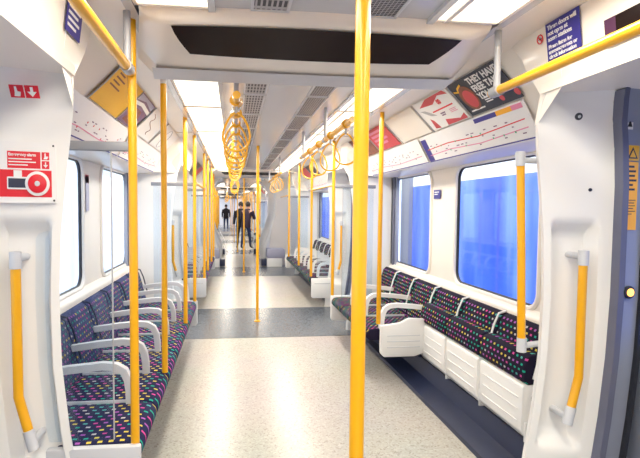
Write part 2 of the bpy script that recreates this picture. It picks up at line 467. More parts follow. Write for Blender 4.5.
tn = 20
for car, cs in ((0, (-1, 0, 1)), (1, (3, 4, 5, 6))):
    for k in cs:
        c = C[k] if k >= 0 else 1.1-4.4
        for s in (-1, 1):
            y0, y1 = c+.86, c+3.90
            W = [(c+1.40, c+2.42), (c+2.90, c+3.83)] if k != -1 else [(c+1.40, c+2.42), (c+2.90, c+3.70)]
            bay_wall(s, y0-.02, y1+.02, W)
            for a, b in W: window(s, a, b)
            # bay end partition (near side of next doorway)
            mb = MB()
            mb.prism([(s*.90, 0), (s*.92, .3), (s*.975, .8), (s*.965, 1.45), (s*.92, 1.62), (s*.86, 1.757), (s*.85, 2.0), (s*1.03, 1.83), (s*1.13, 1.65), (s*1.40, 1.64), (s*1.40, 0)], 'y', y1+.0, y1+.03)
            mb.build('wall_'+('bay_end' if False else SIDE[s]), M['cream']); struct(bpy.data.objects[-1] if False else COL.objects[-1])
for o in list(COL.objects):
    if o.name.startswith('wall_') and o.parent is None: o['kind'] = 'structure'

HANDLES = {}
for k in range(0, 8):
    c = C[k]
    for s in (-1, 1):
        lst = []
        if k not in (2, 7): lst.append(False)     # far-side pillar
        if k not in (3,): lst.append(True)        # near-side pillar
        for near in lst:
            if k == 2 and not near: continue
            tn += 1
            o, Y = pillar(s, c, near, tn)
            if near and k == 0: continue
            if near: continue
            handle(s, Y, '', o)

# door headers with soffit
dn = 0
for k in range(-1, 8):
    c = C[k] if k >= 0 else 1.1-4.4
    for s in (-1, 1):
        y0, y1 = c-.30, c+.66
        if k == 2: y1 = c+1.05
        if k == 3: y0 = c-1.0
        mb = MB()
        ya, yb = y0+.12, (c+.56 if k != 2 else y1)
        mb.prism([(s*.842, 2.02), (s*.876, 1.757), (s*.91, 1.757), (s*.91, 2.02)], 'y', ya, yb)
        mb.box(*sorted((s*.70, s*.88)), c-.9 if k not in (3,) else y0, c+1.07 if k != 2 else y1, 1.995, 2.03)
        mb.box(*sorted((s*.872, s*1.42)), c-.40, c+.68, 1.755, 1.79)
        tn += 1
        struct(mb.build('trim_%d' % tn, M['cream']))
        # closed door: two leaves with windows
        dn += 1
        d = bpy.data.objects.new('door_%d' % dn, None); COL.objects.link(d); struct(d); d.location = (s*1.37, c+.13, 0)
        for q in (-1, 1):
            a, b = sorted((q*.005, q*.80))
            lf = holed('door_leaf', [(a, 0.0), (b, 0.0), (b, 1.76), (a, 1.76)], [rrect(a+.20, b-.20, .75, 1.55, .07)], .03, M['leaf'], d)
            lf.matrix_local = Matrix(((0, 0, s*1, 0), (1, 0, 0, 0), (0, 1, 0, 0), (0, 0, 0, 1)))
            g = MB(); g.box(-.004, .004, a+.20, b-.20, .75, 1.55); g.build('glass_pane', M['glass'], lf, smooth=False).matrix_local = Matrix(((0, 1, 0, 0), (0, 0, 1, 0), (1, 0, 0, 0), (0, 0, 0, 1)))
            mb = MB(); mb.box(-.03, -.01, *(sorted((q*.72, q*.765))), .02, 1.75, .004) if s > 0 else mb.box(.01, .03, *(sorted((q*.72, q*.765))), .02, 1.75, .004)
            mb.build('edge_strip', M['gasket'], d)

# end wall behind the camera and at the far end
slab('wall_back', -1.45, 1.45, -3.45, -3.4, 0, 2.05, M['cream'])
slab('wall_front', -1.45, 1.45, 36.5, 36.55, 0, 2.05, M['cream'])

# plinths under the seats
for k in (-1, 0, 1, 3, 4, 5, 6):
    c = C[k] if k >= 0 else 1.1-4.4
    for s in (-1, 1):
        tn += 1
        mb = MB()
        mb.prism([(s*.95, 0), (s*.955, .025), (s*1.10, .045), (s*1.13, .15), (s*1.33, .15), (s*1.33, 0)], 'y', c+.86 if k >= 0 else c+1.0, c+3.86)
        struct(mb.build('trim_%d' % tn, M['navy'], smooth=False))

# ------------------------------------------------------------------ ceiling pods, lights, vents
def pod(y, label):
    """dark-glazed pod hanging below the ceiling; local origin on the ceiling plane"""
    root = thing('ceiling_pod', label, 'ceiling panel', (0, y, 2.0))
    prof = [(-.225, 0), (-.215, -.03), (-.20, -.045), (-.17, -.050), (0.0, -.082), (.09, -.105), (.12, -.112), (.23, -.122), (.27, -.10), (.33, 0)]
    rows = []
    n = 20
    for (v, z) in prof:
        r = []
        for i in range(n+1):
            t = -1+2*i/n
            bow = .05*(1-t*t)          # the near edge bows toward camera, far edge away
            hw = .65+.09*min(1, max(0, (v+.22)/.45))
            r.append((t*hw, v+(bow*(-1 if v < 0 else 1)*.5), z*(.35+.65*math.sin(min(1, (1-abs(t))/.13)*PI/2))))
        rows.append(r)
    MB().sheet(rows).build('shell', M['cream'], root)
    # dark glazed panel with slanted ends, sitting on the sloped face
    rows = []
    for j in range(5):
        w = j/4; r = []
        v = -.195+.195*w; z = -.047-.036*w
        for i in range(n+1):
            t = -1+2*i/n; hw = .545-.05*w**1.5
            r.append((t*hw, v+.028*(1-t*t)*(-1 if w < .5 else 1)*abs(2*w-1), z-.006))
        rows.append(r)
    MB().sheet(rows).build('dark_glass', M['dark_glass'], root)
    mb = MB(); mb.sheet([[(-.66+1.32*i/n, .105+.02*(1-(2*i/n-1)**2), -.118) for i in range(n+1)], [(-.675+1.35*i/n, .255+.02*(1-(2*i/n-1)**2), -.127) for i in range(n+1)]])
    mb.build('lower_band', M['grey_pl'], root)
    return root
PODS = [1.98+7.0*k for k in range(5)]
podlab = ['curved ceiling pod with dark glass strip, nearest the camera', 'curved ceiling pod with dark glass strip, above second seating bay end', 'dark glass ceiling pod just beyond the gangway', 'small dark glass ceiling pod far down the train, fourth away', 'tiny dark glass ceiling pod, farthest down the train']
for y, l in zip(PODS, podlab): pod(y, l)

def light(s, split):
    root = thing('ceiling_light', 'x', 'ceiling light')
    L_ = 1.13
    mb = MB()
    mb.box(-.125, .125, .015, L_-.015, -.008, .02, .004); mb.build('diffuser', M['light'], root)
    mb = MB()
    for x0, x1, a, b in ((-.135, -.122, 0, L_), (.122, .135, 0, L_), (-.135, .135, 0, .014), (-.135, .135, L_-.014, L_)): mb.box(x0, x1, a, b, -.010, .025)
    if split: mb.box(-.08, -.062, 0, L_, -.014, .02)
    mb.build('frame', M['cream'], root)
    return root
lp = {-1: light(-1, False), 1: light(1, True)}
segs = []
ys = [(-3.3, 1.755)]+[(PODS[i]+.34, PODS[i+1]-.225) for i in range(4)]
used = {-1: 0, 1: 0}
for (a, b) in ys:
    n = round((b-a)/1.15); p = (b-a)/n
    for i in range(n):
        y = a+i*p
        if 10.6 < y < 13.0: continue
        for s in (-1, 1):
            idx = used[s]; used[s] += 1
            if y < 1.9: lab = 'bright ceiling light panel near the camera, %s strip, %s back from first pod' % (SIDE[s], ['fifth', 'fourth', 'third', 'second', 'first'][min(4, max(0, i+5-n))])
            elif y < 10.6: lab = 'glowing rectangular ceiling light on the %s side, %s beyond the first ceiling pod' % (SIDE[s], ORD[i] if y < 8.8 else ORD[min(11, i+6)])
            else: lab = 'small glowing ceiling light beyond the gangway on the %s side' % SIDE[s]
            o = copy_tree(lp[s], loc=(s*.525, y, 2.0), label=lab, group='ceiling lights, %s strip' % SIDE[s])
            o.scale = (1, p/1.15, 1)
for s in (-1, 1):
    for c_ in children(lp[s]): bpy.data.objects.remove(c_)
    bpy.data.objects.remove(lp[s])

def vent_proto(m):
    root = thing('ceiling_vent', 'x', 'vent')
    MB().box(-.06, .06, .012, .60, -.004, .01).build('grille', m, root, smooth=False)
    mb = MB()
    for x0, x1, a, b in ((-.068, -.058, 0, .61), (.058, .068, 0, .61), (-.068, .068, 0, .012), (-.068, .068, .598, .61)): mb.box(x0, x1, a, b, -.008, .012)
    mb.build('frame', M['grey_pl'], root, smooth=False)
    return root
vp = {-1: vent_proto(M['vent_slat']), 1: vent_proto(M['vent_mesh'])}
for (a, b) in ys:
    if a < 0: a = .45
    n = int((b-a)/.63)
    for i in range(n):
        y = a+.04+i*.63
        if 10.3 < y < 13.0: continue
        if y > 24: continue
        for s in (-1, 1):
            kd = 'slatted' if s < 0 else 'perforated'
            if y < 1.9: lab = 'dark %s ceiling vent overhead before the first ceiling pod, %s of the row' % (kd, ORD[i])
            elif y < 8.8: lab = '%s dark %s ceiling vent beyond the first ceiling pod' % (ORD[min(11, i)], kd)
            else: lab = 'small dark %s ceiling vent far down the train' % kd
            copy_tree(vp[s], loc=(s*.195, y, 1.999), label=lab, group='%s ceiling vents' % kd)
for s in (-1, 1):
    for c_ in children(vp[s]): bpy.data.objects.remove(c_)
    bpy.data.objects.remove(vp[s])

# ------------------------------------------------------------------ seats
def seat_proto(side, w, folded):
    """local: wall at x=0 (|X|=1.36), aisle toward +x, seat spans y 0..w; right side uses rz=180"""
    T_ = 'L' if side < 0 else 'R'
    root = thing('seat', 'x', 'seat')
    g = .006
    # backrest: padded, raked
    mb = MB()
    prof = [(.075, .28), (.06, .66), (.07, .695), (.105, .705), (.135, .68), (.165, .58), (.20, .44), (.215, .36), (.20, .28)]
    mb.prism(prof, 'y', g, w-g, .008); mb.build('backrest', M['moq_back_'+T_], root)
    if not folded:
        mb = MB()
        prof = [(.19, .30), (.19, .375), (.24, .388), (.45, .385), (.61, .392), (.655, .385), (.678, .36), (.68, .325), (.655, .30)]
        mb.prism(prof, 'y', g, w-g, .010); mb.build('cushion', M['moq_top_'+T_], root)
        mb = MB(); mb.prism([(.10, .17), (.10, .30), (.62, .30), (.58, .27), (.34, .23), (.26, .16)], 'y', g+.01, w-g-.01, .004); mb.build('seat_shell', M['navy'], root)
        # looping armrest at the far-y boundary
        mb = MB()
        pts = [(.15, w-.019, .535), (.30, w-.019, .555), (.44, w-.019, .568), (.50, w-.019, .562), (.535, w-.019, .54), (.553, w-.019, .50), (.56, w-.019, .45), (.562, w-.019, .385)]
        mb.flatbar(pts, .036, .034, axis=(0, 1, 0)); mb.build('armrest', M['grey_pl'] if side < 0 else M['white'], root)
        MB().box(.22, .56, w-.008, w, .375, .398, .003).build('divider', M['grey_pl'], root)
    else:
        mb = MB(); mb.prism([(.125, .445), (.235, .435), (.262, .455), (.262, .53), (.245, .575), (.21, .59), (.16, .585), (.125, .55)], 'y', g, w-g, .008)
        mb.build('cushion', M['moq_back_'+T_], root)
        mb = MB(); mb.prism([(.13, .150), (.195, .145), (.235, .165), (.262, .20), (.262, .425), (.245, .442), (.13, .445)], 'y', g+.008, w-g-.008, .008)
        for zz in (.24, .30, .36): mb.box(.2615, .2665, .05, w-.05, zz, zz+.007, .002)
        mb.box(.20, .25, w-.014, w-.002, .15, .25, .004)
        mb.build('seat_shell', M['grey_pl'] if side < 0 else M['white'], root)
    # pale piping between neighbouring backs
    mb = MB(); mb.tube([(.10, w, .712), (.145, w, .70), (.175, w, .63), (.20, w, .53), (.215, w, .47)], .0065, 6)
    mb.build('back_trim', M['white'] if side > 0 else M['navy'], root)
    return root
LW, RW = .406, .445
protoL = seat_proto(-1, LW, False); protoR = seat_proto(1, RW, False); protoRf = seat_proto(1, RW, True); protoR2 = seat_proto(1, LW, False)
for k in (-1, 0, 1, 3, 4, 5, 6):
    c = C[k] if k >= 0 else 1.1-4.4
    for i in range(7):
        y = c+.78+LW*i
        lab = 'navy patterned seat with grey looped armrest, %s in left row, %s' % (ORD[i], BAYN[k]) if k < 2 else 'patterned seat with looped armrest in left rows beyond the gangway'
        copy_tree(protoL, loc=(-1.36, y, 0), rz=0, label=lab, group='left row seats' if k < 2 else 'far left seats')
        y = c+.62+RW*i if k == 0 else c+.80+LW*i
        f = (k == 0 and i < 4)
        if k == 0 and i < 1: continue
        src = protoRf if f else (protoR if k == 0 else protoR2)
        RW_ = RW if k == 0 or f else LW
        if k == 0: desc = ('folded up patterned tip-up seat showing pale underside, %s in right row' % ORD[i]) if f else 'dark patterned fixed seat with looped armrest, %s in nearest right row' % ORD[i]
        elif k < 2: desc = 'dark patterned seat, %s in right row, %s' % (ORD[i], BAYN[k])
        else: desc = 'dark patterned seat in right rows beyond the gangway'
        copy_tree(src, loc=(1.36, y+RW_, 0), rz=PI, label=desc, group='right row seats' if k < 2 else 'far right seats')
for p in (protoL, protoR, protoRf, protoR2):
    for c_ in children(p): bpy.data.objects.remove(c_)
    bpy.data.objects.remove(p)

# end panels of the seat rows
EP = []
def end_panel(side, y, x_in, x_out, z0, z1, label, shaped=False, grp=None):
    s = side; root = thing('end_panel', None, None, (s*x_in, y, z0)); EP.append((root, s)); root['label'] = label.split(',')[0] if shaped else ''
    w = x_out-x_in; h = z1-z0
    if shaped:
        poly = [(0, .03), (.03, 0), (w*.75, 0), (w, .03), (w, h+.025), (w*.62, h+.035), (w*.42, h+.0), (.0, h-.02)]
    else: poly = [(0, .02), (.02, 0), (w, 0), (w, h), (.0, h)]
    poly = [(s*a, b) for a, b in poly]
    mb = MB(); mb.prism(poly, 'y', -.017, .017, .008)
    mb.build('panel', M['white'] if side > 0 else M['grey_pl'], root)
    mb = MB()
    for q in ((.28, .45, .62) if shaped else (.72,)):
        mb.box(*sorted((s*w*.14, s*w*.86)), -.021, -.015, h*q, h*q+.006, .002)
    mb.build('groove', M['grey_bar'] if not shaped else M['grey_pl'], root)
    return root
end_panel(-1, 1.858, .675, 1.02, .14, .388, 'light grey end panel under the nearest left seat and yellow pole')
end_panel(1, 3.44, .765, 1.12, .195, .452, 'curved white end panel beside folded seats at foot of yellow pole', True)
end_panel(1, 4.87, .68, .98, .14, .40, 'white end panel closing the far end of nearest right seat row')
for k in (0, 1, 3, 4, 5, 6):
    c = C[k]
    if k != 0: 
        end_panel(-1, c+.765, .675, .96, .14, .388, 'grey end panel at near end of left seats, %s' % BAYN[k]); end_panel(1, c+.605, .675, .96, .14, .40, 'white end panel at near end of right seats, %s' % BAYN[k])
        end_panel(1, c+3.77, .675, .96, .14, .40, 'white end panel at far end of right seats, %s' % BAYN[k])
    end_panel(-1, c+3.65, .675, .96, .14, .388, 'grey end panel at far end of left seats, %s' % BAYN[k])

bpy.context.view_layer.update()
for root, s in EP:
    if not root['label']: del root['label']
    seats_ = [o for o in COL.objects if o.name.startswith('seat') and o.parent is None and o.type == 'EMPTY' and o.location.x*s > 0]
    def mid(o): return o.location.y+(LW/2 if s < 0 else -LW/2)
    b = min(seats_, key=lambda o: abs(mid(o)-root.location.y))
    mw = root.matrix_world.copy(); root.parent = b; root.matrix_parent_inverse = b.matrix_world.inverted(); root.matrix_basis = mw
# ------------------------------------------------------------------ poles, rails, straps
def pole(x, y, z0, label, z1=2.0, r=.0165, grey=.0, grp=None, foot=True):
    root = thing('grab_pole', label, 'pole', (x, y, z0), group=grp)
    MB().tube([(0, 0, .0), (0, 0, z1-z0-grey)], r, 14).build('tube', M['yellow'], root)
    if grey: MB().tube([(0, 0, z1-z0-grey), (0, 0, z1-z0)], r*1.02, 14).build('upper_sleeve', M['cream'], root)
    if foot and z0 < .1: MB().tube([(0, 0, 0), (0, 0, .008), (0, 0, .018)], [r*2.1, r*2.1, r*1.3], 18).build('foot_flange', M['yellow'], root)
    return root
pole(-.013, 1.15, 0, 'thick yellow centre pole closest to the camera, floor to ceiling', r=.0185)
pole(-.053, 5.46, .003, 'slim yellow centre pole standing on the dark floor strip at second doorway')
pole(-.12, 9.75, .003, 'slim yellow centre pole at the third doorway near the gangway', r=.0155)
for k in (3, 4, 5, 6): pole(-.02, C[k], .003, 'distant yellow centre pole beyond the gangway', grp='far centre poles', r=.0155)
LP = [(.78, 'at near end of the row'), (1.59, 'second along the row'), (2.74, 'third along the row'), (3.64, 'at far end of the row')]
for k in (-1, 0, 1, 3, 4, 5, 6):
    c = C[k] if k >= 0 else 1.1-4.4
    for d, w in LP:
        if k == -1 and d < 2: continue
        dd = d+.0 if k <= 0 else d
        lab = ('yellow pole on left seats %s, %s' % (w, BAYN[k])) if k < 2 else 'far yellow pole along the left seats beyond the gangway'
        pole(-.70, c+dd, .385, lab, grp='left seat poles' if k < 2 else 'far left poles', grey=.035 if k == 0 and d > 1 and d < 2 else 0)
    RP = {0: [(2.32, 'rising from the curved white end panel', .745), (3.78, 'at far end of the row', .70)]}.get(k, [(.78, 'at near end of the row', .70), (2.0, 'midway along the row', .70), (3.40, 'at far end of the row', .70)])
    for d, w, x in RP:
        if k == -1 and d < 3: continue
        lab = ('yellow pole on right seats %s, %s' % (w, BAYN[k])) if k < 2 else 'far yellow pole along the right seats beyond the gangway'
        pole(x, c+d, .40 if not (k == 0 and d < 3) else .45, lab, grp='right seat poles' if k < 2 else 'far right poles')

def rail(pts, label, hang=(), ztop=2.0, ends=True, r=.0175, grp=None):
    base = Vector(pts[0]); root = thing('grab_rail', label, 'rail', tuple(base), group=grp)
    P_ = [tuple(Vector(p)-base) for p in pts]
    MB().tube(P_, r, 14).build('tube', M['yellow'], root)
    for hp in hang:
        p = Vector(hp)-base
        mb = MB(); mb.tube([tuple(p-Vector((0, .0, .02))), (p.x, p.y, ztop-base.z)], .013, 10)
        mb.tube([(p.x, p.y-.028, p.z), (p.x, p.y+.028, p.z)], r*1.25, 12)
        mb.build('hanger', M['grey_bar'], root)
    return root
rail([(-.70, -2.2, 1.80), (-.70, 1.86, 1.80)], 'yellow overhead rail on the left leading to the nearest seat pole', [(-.70, 1.80, 1.80)])
rail([(.70, -2.2, 1.765), (.70, 1.84, 1.765)], 'yellow overhead rail slanting in at upper right, ending in grey bracket', [(.70, 1.80, 1.765)])
rail([(-.31, 2.12, 1.79), (-.31, 5.0, 1.79)], 'yellow overhead rail carrying the left bunch of strap loops', [(-.31, 2.36, 1.79), (-.31, 3.4, 1.79), (-.31, 4.6, 1.79)])
rail([(.31, 2.55, 1.78), (.31, 4.55, 1.78)], 'yellow overhead rail carrying strap loops on the right', [(.31, 3.32, 1.78), (.31, 4.38, 1.78)])
for k in (0, 1, 3, 4, 5):
    c = C[k+1] if k != 1 else C[2]
    for s in (-1, 1):
        a, b = c-.62, c+.78
        if k == 1: b = c+.6
        w = 'second' if k == 0 else ('third' if k == 1 else 'a far')
        rail([(s*.70, a, 1.545), (s*.70, b, 1.545)], 'yellow rail across %s doorway on the %s side' % (w, SIDE[s]) if k < 2 else 'far yellow rail across a doorway, %s side' % SIDE[s], grp=None if k < 2 else 'far doorway rails', r=.013)
for k in (1, 3, 4, 5):
    c = C[k]
    for s in (-1, 1):
        rail([(s*.31, c+1.0, 1.78), (s*.31, c+3.3, 1.78)], 'yellow overhead strap rail on the %s, %s' % (SIDE[s], BAYN[k]), [(s*.31, c+1.15, 1.78), (s*.31, c+3.15, 1.78)])

def strap_proto():
    root = thing('strap_loop', 'x', 'strap')
    MB().tube([(0, -.022, 0), (0, .022, 0)], .026, 14).build('collar', M['yellow'], root)
    mb = MB(); mb.tube([(0, 0, -.02), (0, 0, -.055)], .008, 8); mb.build('stem', M['grey_bar'], root)
    mb = MB(); pts = []
    for i in range(28):
        a = 2*PI*i/28
        x = .062*math.sin(a)*(1-.30*math.cos(a)); z = -.14+.088*math.cos(a)
        pts.append((x, 0, z))
    mb.tube(pts, .0055, 8, closed=True); mb.build('ring', M['yellow'], root)
    return root
sp_ = strap_proto()
ly = [2.25+.3*i for i in range(9)]
for i, y in enumerate(ly):
    o = copy_tree(sp_, loc=(-.31, y, 1.79), rz=random.uniform(-.5, .5)+(.7 if i % 2 else -.1), label='yellow strap loop, %s of the left bunch hanging from the overhead rail' % ORD[i], group='left strap loops')
for i, y in enumerate([2.70, 3.14, 3.58, 4.0]):
    copy_tree(sp_, loc=(.31, y, 1.78), rz=random.uniform(-.15, .15), label='yellow strap loop, %s on the right overhead rail' % ORD[i], group='right strap loops')
for k in (1, 3, 4):
    for s in (-1, 1):
        for i in range(5 if s < 0 else 3):
            y = C[k]+1.3+.42*i
            copy_tree(sp_, loc=(s*.31, y, 1.78), rz=random.uniform(-.3, .3), label='small yellow strap loop, %s on the %s rail in %s' % (ORD[i], SIDE[s], BAYN[k]), group='distant strap loops')
for c_ in children(sp_): bpy.data.objects.remove(c_)
bpy.data.objects.remove(sp_)

# glass draught screens with grey top bar, at both ends of each bay
def screen(side, y, label, z0=.40, xin=.78, grp=None, glass=True):
    s = side; root = thing('draught_screen', label, 'glass screen', (s*xin, y, z0), group=grp)
    MB().box(*sorted((0, s*(1.10-xin))), -.004, .004, 0, 1.54-z0-.03, .002).build('glass_sheet', M['screen'], root, smooth=False)
    MB().box(-.002, .002, -.0045, .0045, 0, 1.51-z0).build('edge_strip', M['grey_bar'], root)  # thin grey strip added as the highlight along the glass's free edge
    MB().box(*sorted((s*(.70-xin), s*(1.12-xin))), -.012, .012, 1.51-z0, 1.545-z0, .005).build('top_bar', M['bar'], root)
    return root
screen(-1, 1.885, 'clear glass draught screen with grey top bar beside nearest left seat')
for k in (0, 1, 3):
    c = C[k]
    for s in (-1, 1):
        if k > 0: screen(s, c+.79, 'clear glass screen at near end of the %s seats, %s' % (SIDE[s], BAYN[k]))
        screen(s, c+3.70, 'clear glass screen at far end of the %s seats, %s' % (SIDE[s], BAYN[k]))
# short vertical perch rail on the near right pillar
root = thing('perch_rail', 'short vertical yellow rail held off the right pillar by grey brackets', 'rail', (.885, 1.90, .72))
MB().tube([(.018, 0, .03), (.005, 0, .4), (-.012, 0, .77)], .0165, 14).build('tube', M['yellow'], root)
for z, x, x2 in ((0.0, .02, .20), (.79, -.014, .19)):
    mb = MB(); mb.tube([(x, 0, z-.025), (x, 0, z+.035)], .020, 12); mb.tube([(x, 0, z), (x2, .05, z)], .013, 10); mb.build('bracket', M['grey_pl'], root)

# ------------------------------------------------------------------ posters, maps, signs
def cove_F(side, y, top):
    """frame on the cove: local x along the train (reading direction), local y up the slope"""
    s = side
    if top: a, b = (1.03, 1.83), (.862, 1.998)
    else: a, b = (1.13, 1.65), (1.03, 1.83)
    up = Vector((s*(b[0]-a[0]), 0, b[1]-a[1]))
    n = Vector((-s*(b[1]-a[1])*-1*-1, 0, 0))
    xd = (0, -1, 0) if s > 0 else (0, 1, 0)
    F = frame((s*a[0], y, a[1]), xd, up)
    off = F.to_3x3() @ Vector((0, 0, .008 if top else .012))
    F.translation += off
    return F, up.length
def line_marks(root, w, h, n, cols, seed, z=.0035):
    rnd = random.Random(seed)
    for j, cc in enumerate(cols):
        yy = h*(.30+.25*j)
        pts = [(.04*w, yy), (.3*w, yy+h*.06), (.6*w, yy-h*.02), (.96*w, yy+h*.08)]
        mb = MB()
        for (x0, y0), (x1, y1) in zip(pts[:-1], pts[1:]):
            d = Vector((x1-x0, y1-y0)).normalized(); q = Vector((-d.y, d.x))*.0028
            mb.prism([(x0-q.x, y0-q.y), (x1-q.x, y1-q.y), (x1+q.x, y1+q.y), (x0+q.x, y0+q.y)], 'z', z, z+.001)
        mb.build('route_line', cc, root, smooth=False)
    mb = MB()
    for i in range(n):
        x = w*(.05+.9*i/n)+rnd.uniform(-.01, .01); yy = h*rnd.choice((.22, .40, .48, .66)); ww = rnd.uniform(.012, .035)
        mb.box(x, x+ww, yy, yy+.006, z, z+.001)
    mb.build('station_names', M['ad_purple'], root, smooth=False)['kind'] = 'stuff'
    mb = MB()
    for i in range(n//2):
        x = w*(.05+.9*i/(n/2)); yy = h*rnd.choice((.30, .56)); mb.box(x, x+.01, yy, yy+.010, z, z+.0015)
    mb.build('station_marks', [M['red'], M['green'], M['navy']][seed % 3], root, smooth=False)['kind'] = 'stuff'

def route_map(side, y0, y1, label, seed, head=True, grp=None, blue_end=False):
    s = side; ystart = y1 if s > 0 else y0
    F, h = cove_F(s, ystart, False); w = y1-y0
    r = on_frame('route_map', label, 'map', F, grp)
    plate('paper', 0, w, .0, h-.006, M['map'], r)
    plate('bottom_border', 0, w, .004, .011, M['blue_sign'], r, z=.003, t=.001)
    if blue_end: 
        plate('blue_key', .0, .085, .012, h*.86, M['blue_sign'], r, z=.003, t=.001)
    if head:
        plate('blue_header', w*.62, w*.80, h-.040, h-.014, M['blue_sign'], r, z=.003, t=.001)
        plate('orange_header', w*.80, w*.91, h-.040, h-.014, M['orange'], r, z=.003, t=.001)
        plate('purple_header', w*.91, w*.98, h-.040, h-.014, M['pink'], r, z=.003, t=.001)
    line_marks(r, w, h*.85, 22, [M['pink'], M['red']][:1 if not head else 2], seed)
    return r
route_map(1, 2.13, 3.40, 'long white route map with blue orange header under dark poster, right wall', 1, True, blue_end=True)
route_map(1, 3.44, 4.88, 'shorter white line map left of the blue key strip, right wall', 2, False)
route_map(-1, 2.10, 3.40, 'white line diagram map under the yellow poster on left wall', 3, False)
route_map(-1, 3.44, 4.88, 'second white line diagram map farther along the left wall', 4, False)
for k in (1, 3, 4):
    c = C[k]
    for s in (-1, 1):
        route_map(s, c+1.15, c+3.8, 'long white line map above windows on the %s, %s' % (SIDE[s], BAYN[k]), 5+k, False)

def poster(side, y0, y1, label, m, grp=None):
    s = side; F, h = cove_F(s, y1 if s > 0 else y0, True)
    r = on_frame('poster', label, 'poster', F, grp); w = y1-y0
    plate('sheet', 0, w, .008, h-.004, m, r)
    mb = MB(); mb.tube([(-.004, 0, .004), (-.004, h*.5, .008), (-.004, h, .004)], .004, 6); mb.build('clip_strip', M['grey_bar'], r)
    return r, w, h
def bars(root, x, y, ws, hgt, gap, m, name='small_print', z=.003):
    mb = MB()
    for i, w_ in enumerate(ws): mb.box(x, x+w_, y-i*gap-hgt, y-i*gap, z, z+.001)
    mb.build(name, m, root, smooth=False)['kind'] = 'stuff'
# right: dark poster with big white capitals and round picture
r, w, h = poster(1, 2.12, 2.60, 'dark poster with bold white capitals and round food picture', M['ad_dark'])
text('lettering', 'THEY HAVE Y\nFREE TAK\nYOU', .054, M['paper'], r, T((.185, h-.014, .004)), bold=.0018)
bars(r, .21, .085, [.08, .10, .06], .007, .013, M['paper'])
bars(r, .03, .040, [.14], .009, .013, M['paper'], 'caption')
flat_poly('round_picture', [(.105+.072*math.cos(a*PI/12), .115+.080*math.sin(a*PI/12)) for a in range(24)], M['brown'], r, z=.003, t=.0015)
flat_poly('picture_highlight', [(.11+.052*math.cos(a*PI/12), .108+.058*math.sin(a*PI/12)) for a in range(24)], M['ad_red'], r, z=.0046, t=.001)
flat_poly('yellow_stroke', [(.015, .175), (.06, .165), (.075, .185), (.12, .20), (.115, .21), (.068, .196), (.055, .176), (.017, .186)], M['ad_yellow'], r, z=.006, t=.001)
flat_poly('badge', circle(.34, .045, .018), M['ad_red'], r, z=.003, t=.001)
flat_poly('badge', circle(.47, .045, .020), M['ad_red'], r, z=.003, t=.001)
# right: white and red poster
r, w, h = poster(1, 2.63, 3.12, 'white poster with red wedges and red numerals', M['paper'])
flat_poly('red_wedge', [(.06, h-.045), (.20, h-.008), (.44, h-.008), (.47, h-.04), (.36, h-.022), (.24, h-.06)], M['ad_red'], r, z=.003, t=.001)
flat_poly('red_corner', [(.05, .02), (.12, .012), (.10, .075), (.07, .095)], M['ad_red'], r, z=.003, t=.001)
flat_poly('red_corner', [(.22, .012), (.47, .012), (.47, .05), (.40, .028), (.24, .055)], M['ad_red'], r, z=.003, t=.001)
flat_poly('grey_shape', [(.03, .17), (.09, .16), (.19, .10), (.12, .11)], M['grey_bar'], r, z=.003, t=.001)
text('lettering', '00', .045, M['red'], r, T((.30, h-.04, .004)), bold=.002)
plate('red_bar', .17, .44, .125, .134, M['red'], r, z=.003, t=.001)
bars(r, .24, .105, [.06, .05], .009, .014, M['ad_purple'])
bars(r, .36, .105, [.08, .07, .08], .004, .010, M['pink'])
r, w, h = poster(1, 3.16, 3.72, 'blank cream poster panel between the red posters', M['cream'])
r, w, h = poster(1, 3.78, 4.30, 'red poster with rows of pale lettering, partly behind a pole', M['ad_red'])
bars(r, .06, h-.03, [.30, .24, .34, .28], .022, .040, M['pink'], 'lettering')
r, w, h = poster(1, 4.34, 4.90, 'brown poster at far end of right cove', M['brown'])
# left
r, w, h = poster(-1, 2.44, 2.98, 'yellow poster with small dark lettering on the left cove', M['ad_yellow'])
bars(r, .06, h-.03, [.10, .16, .12, .18], .009, .024, M['brown'], 'lettering')
r, w, h = poster(-1, 2.99, 3.42, 'dark purple poster of a face wrapped in a scarf', M['ad_purple'])
flat_poly('scarf_band', [(0, h-.01), (.43, h-.01), (.43, h-.05), (.20, h-.03), (0, h-.06)], M['lilac'], r, z=.003, t=.001)
flat_poly('face_shape', [(.08, .03), (.26, .02), (.34, .09), (.28, .14), (.14, .14)], M['brown'], r, z=.003, t=.001)
flat_poly('face_light', [(.14, .05), (.22, .04), (.26, .08), (.18, .09)], M['skin'], r, z=.0045, t=.001)
flat_poly('pale_band', [(0, .145), (.18, .165), (.43, .15), (.43, .175), (.18, .19), (0, .17)], M['paper'], r, z=.0045, t=.001)
r, w, h = poster(-1, 3.46, 4.05, 'white poster with thin dark scribbled line, left cove', M['paper'])
mb = MB(); mb.tube([(.1+.05*math.sin(i*.9)+.02*i, .20-.012*i, .004) for i in range(14)], .002, 6); mb.build('scribble', M['brown'], r)
r, w, h = poster(-1, 4.09, 4.85, 'pale poster with round outline at far end of left cove', M['paper'])
mb = MB(); mb.tube([(.33+.10*math.cos(a*PI/12), .12+.10*math.sin(a*PI/12), .004) for a in range(24)], .002, 6, closed=True); mb.build('round_outline', M['grey_bar'], r)
for k in (1, 3, 4):
    for s in (-1, 1):
        for i, (m_, nm) in enumerate(((M['paper'], 'white'), (M['ad_dark'], 'dark'), (M['ad_red'], 'red'), (M['cream'], 'cream'))):
            poster(s, C[k]+1.2+.66*i, C[k]+1.82+.66*i, '%s poster on the %s cove, %s' % (nm, SIDE[s], BAYN[k]), m_)

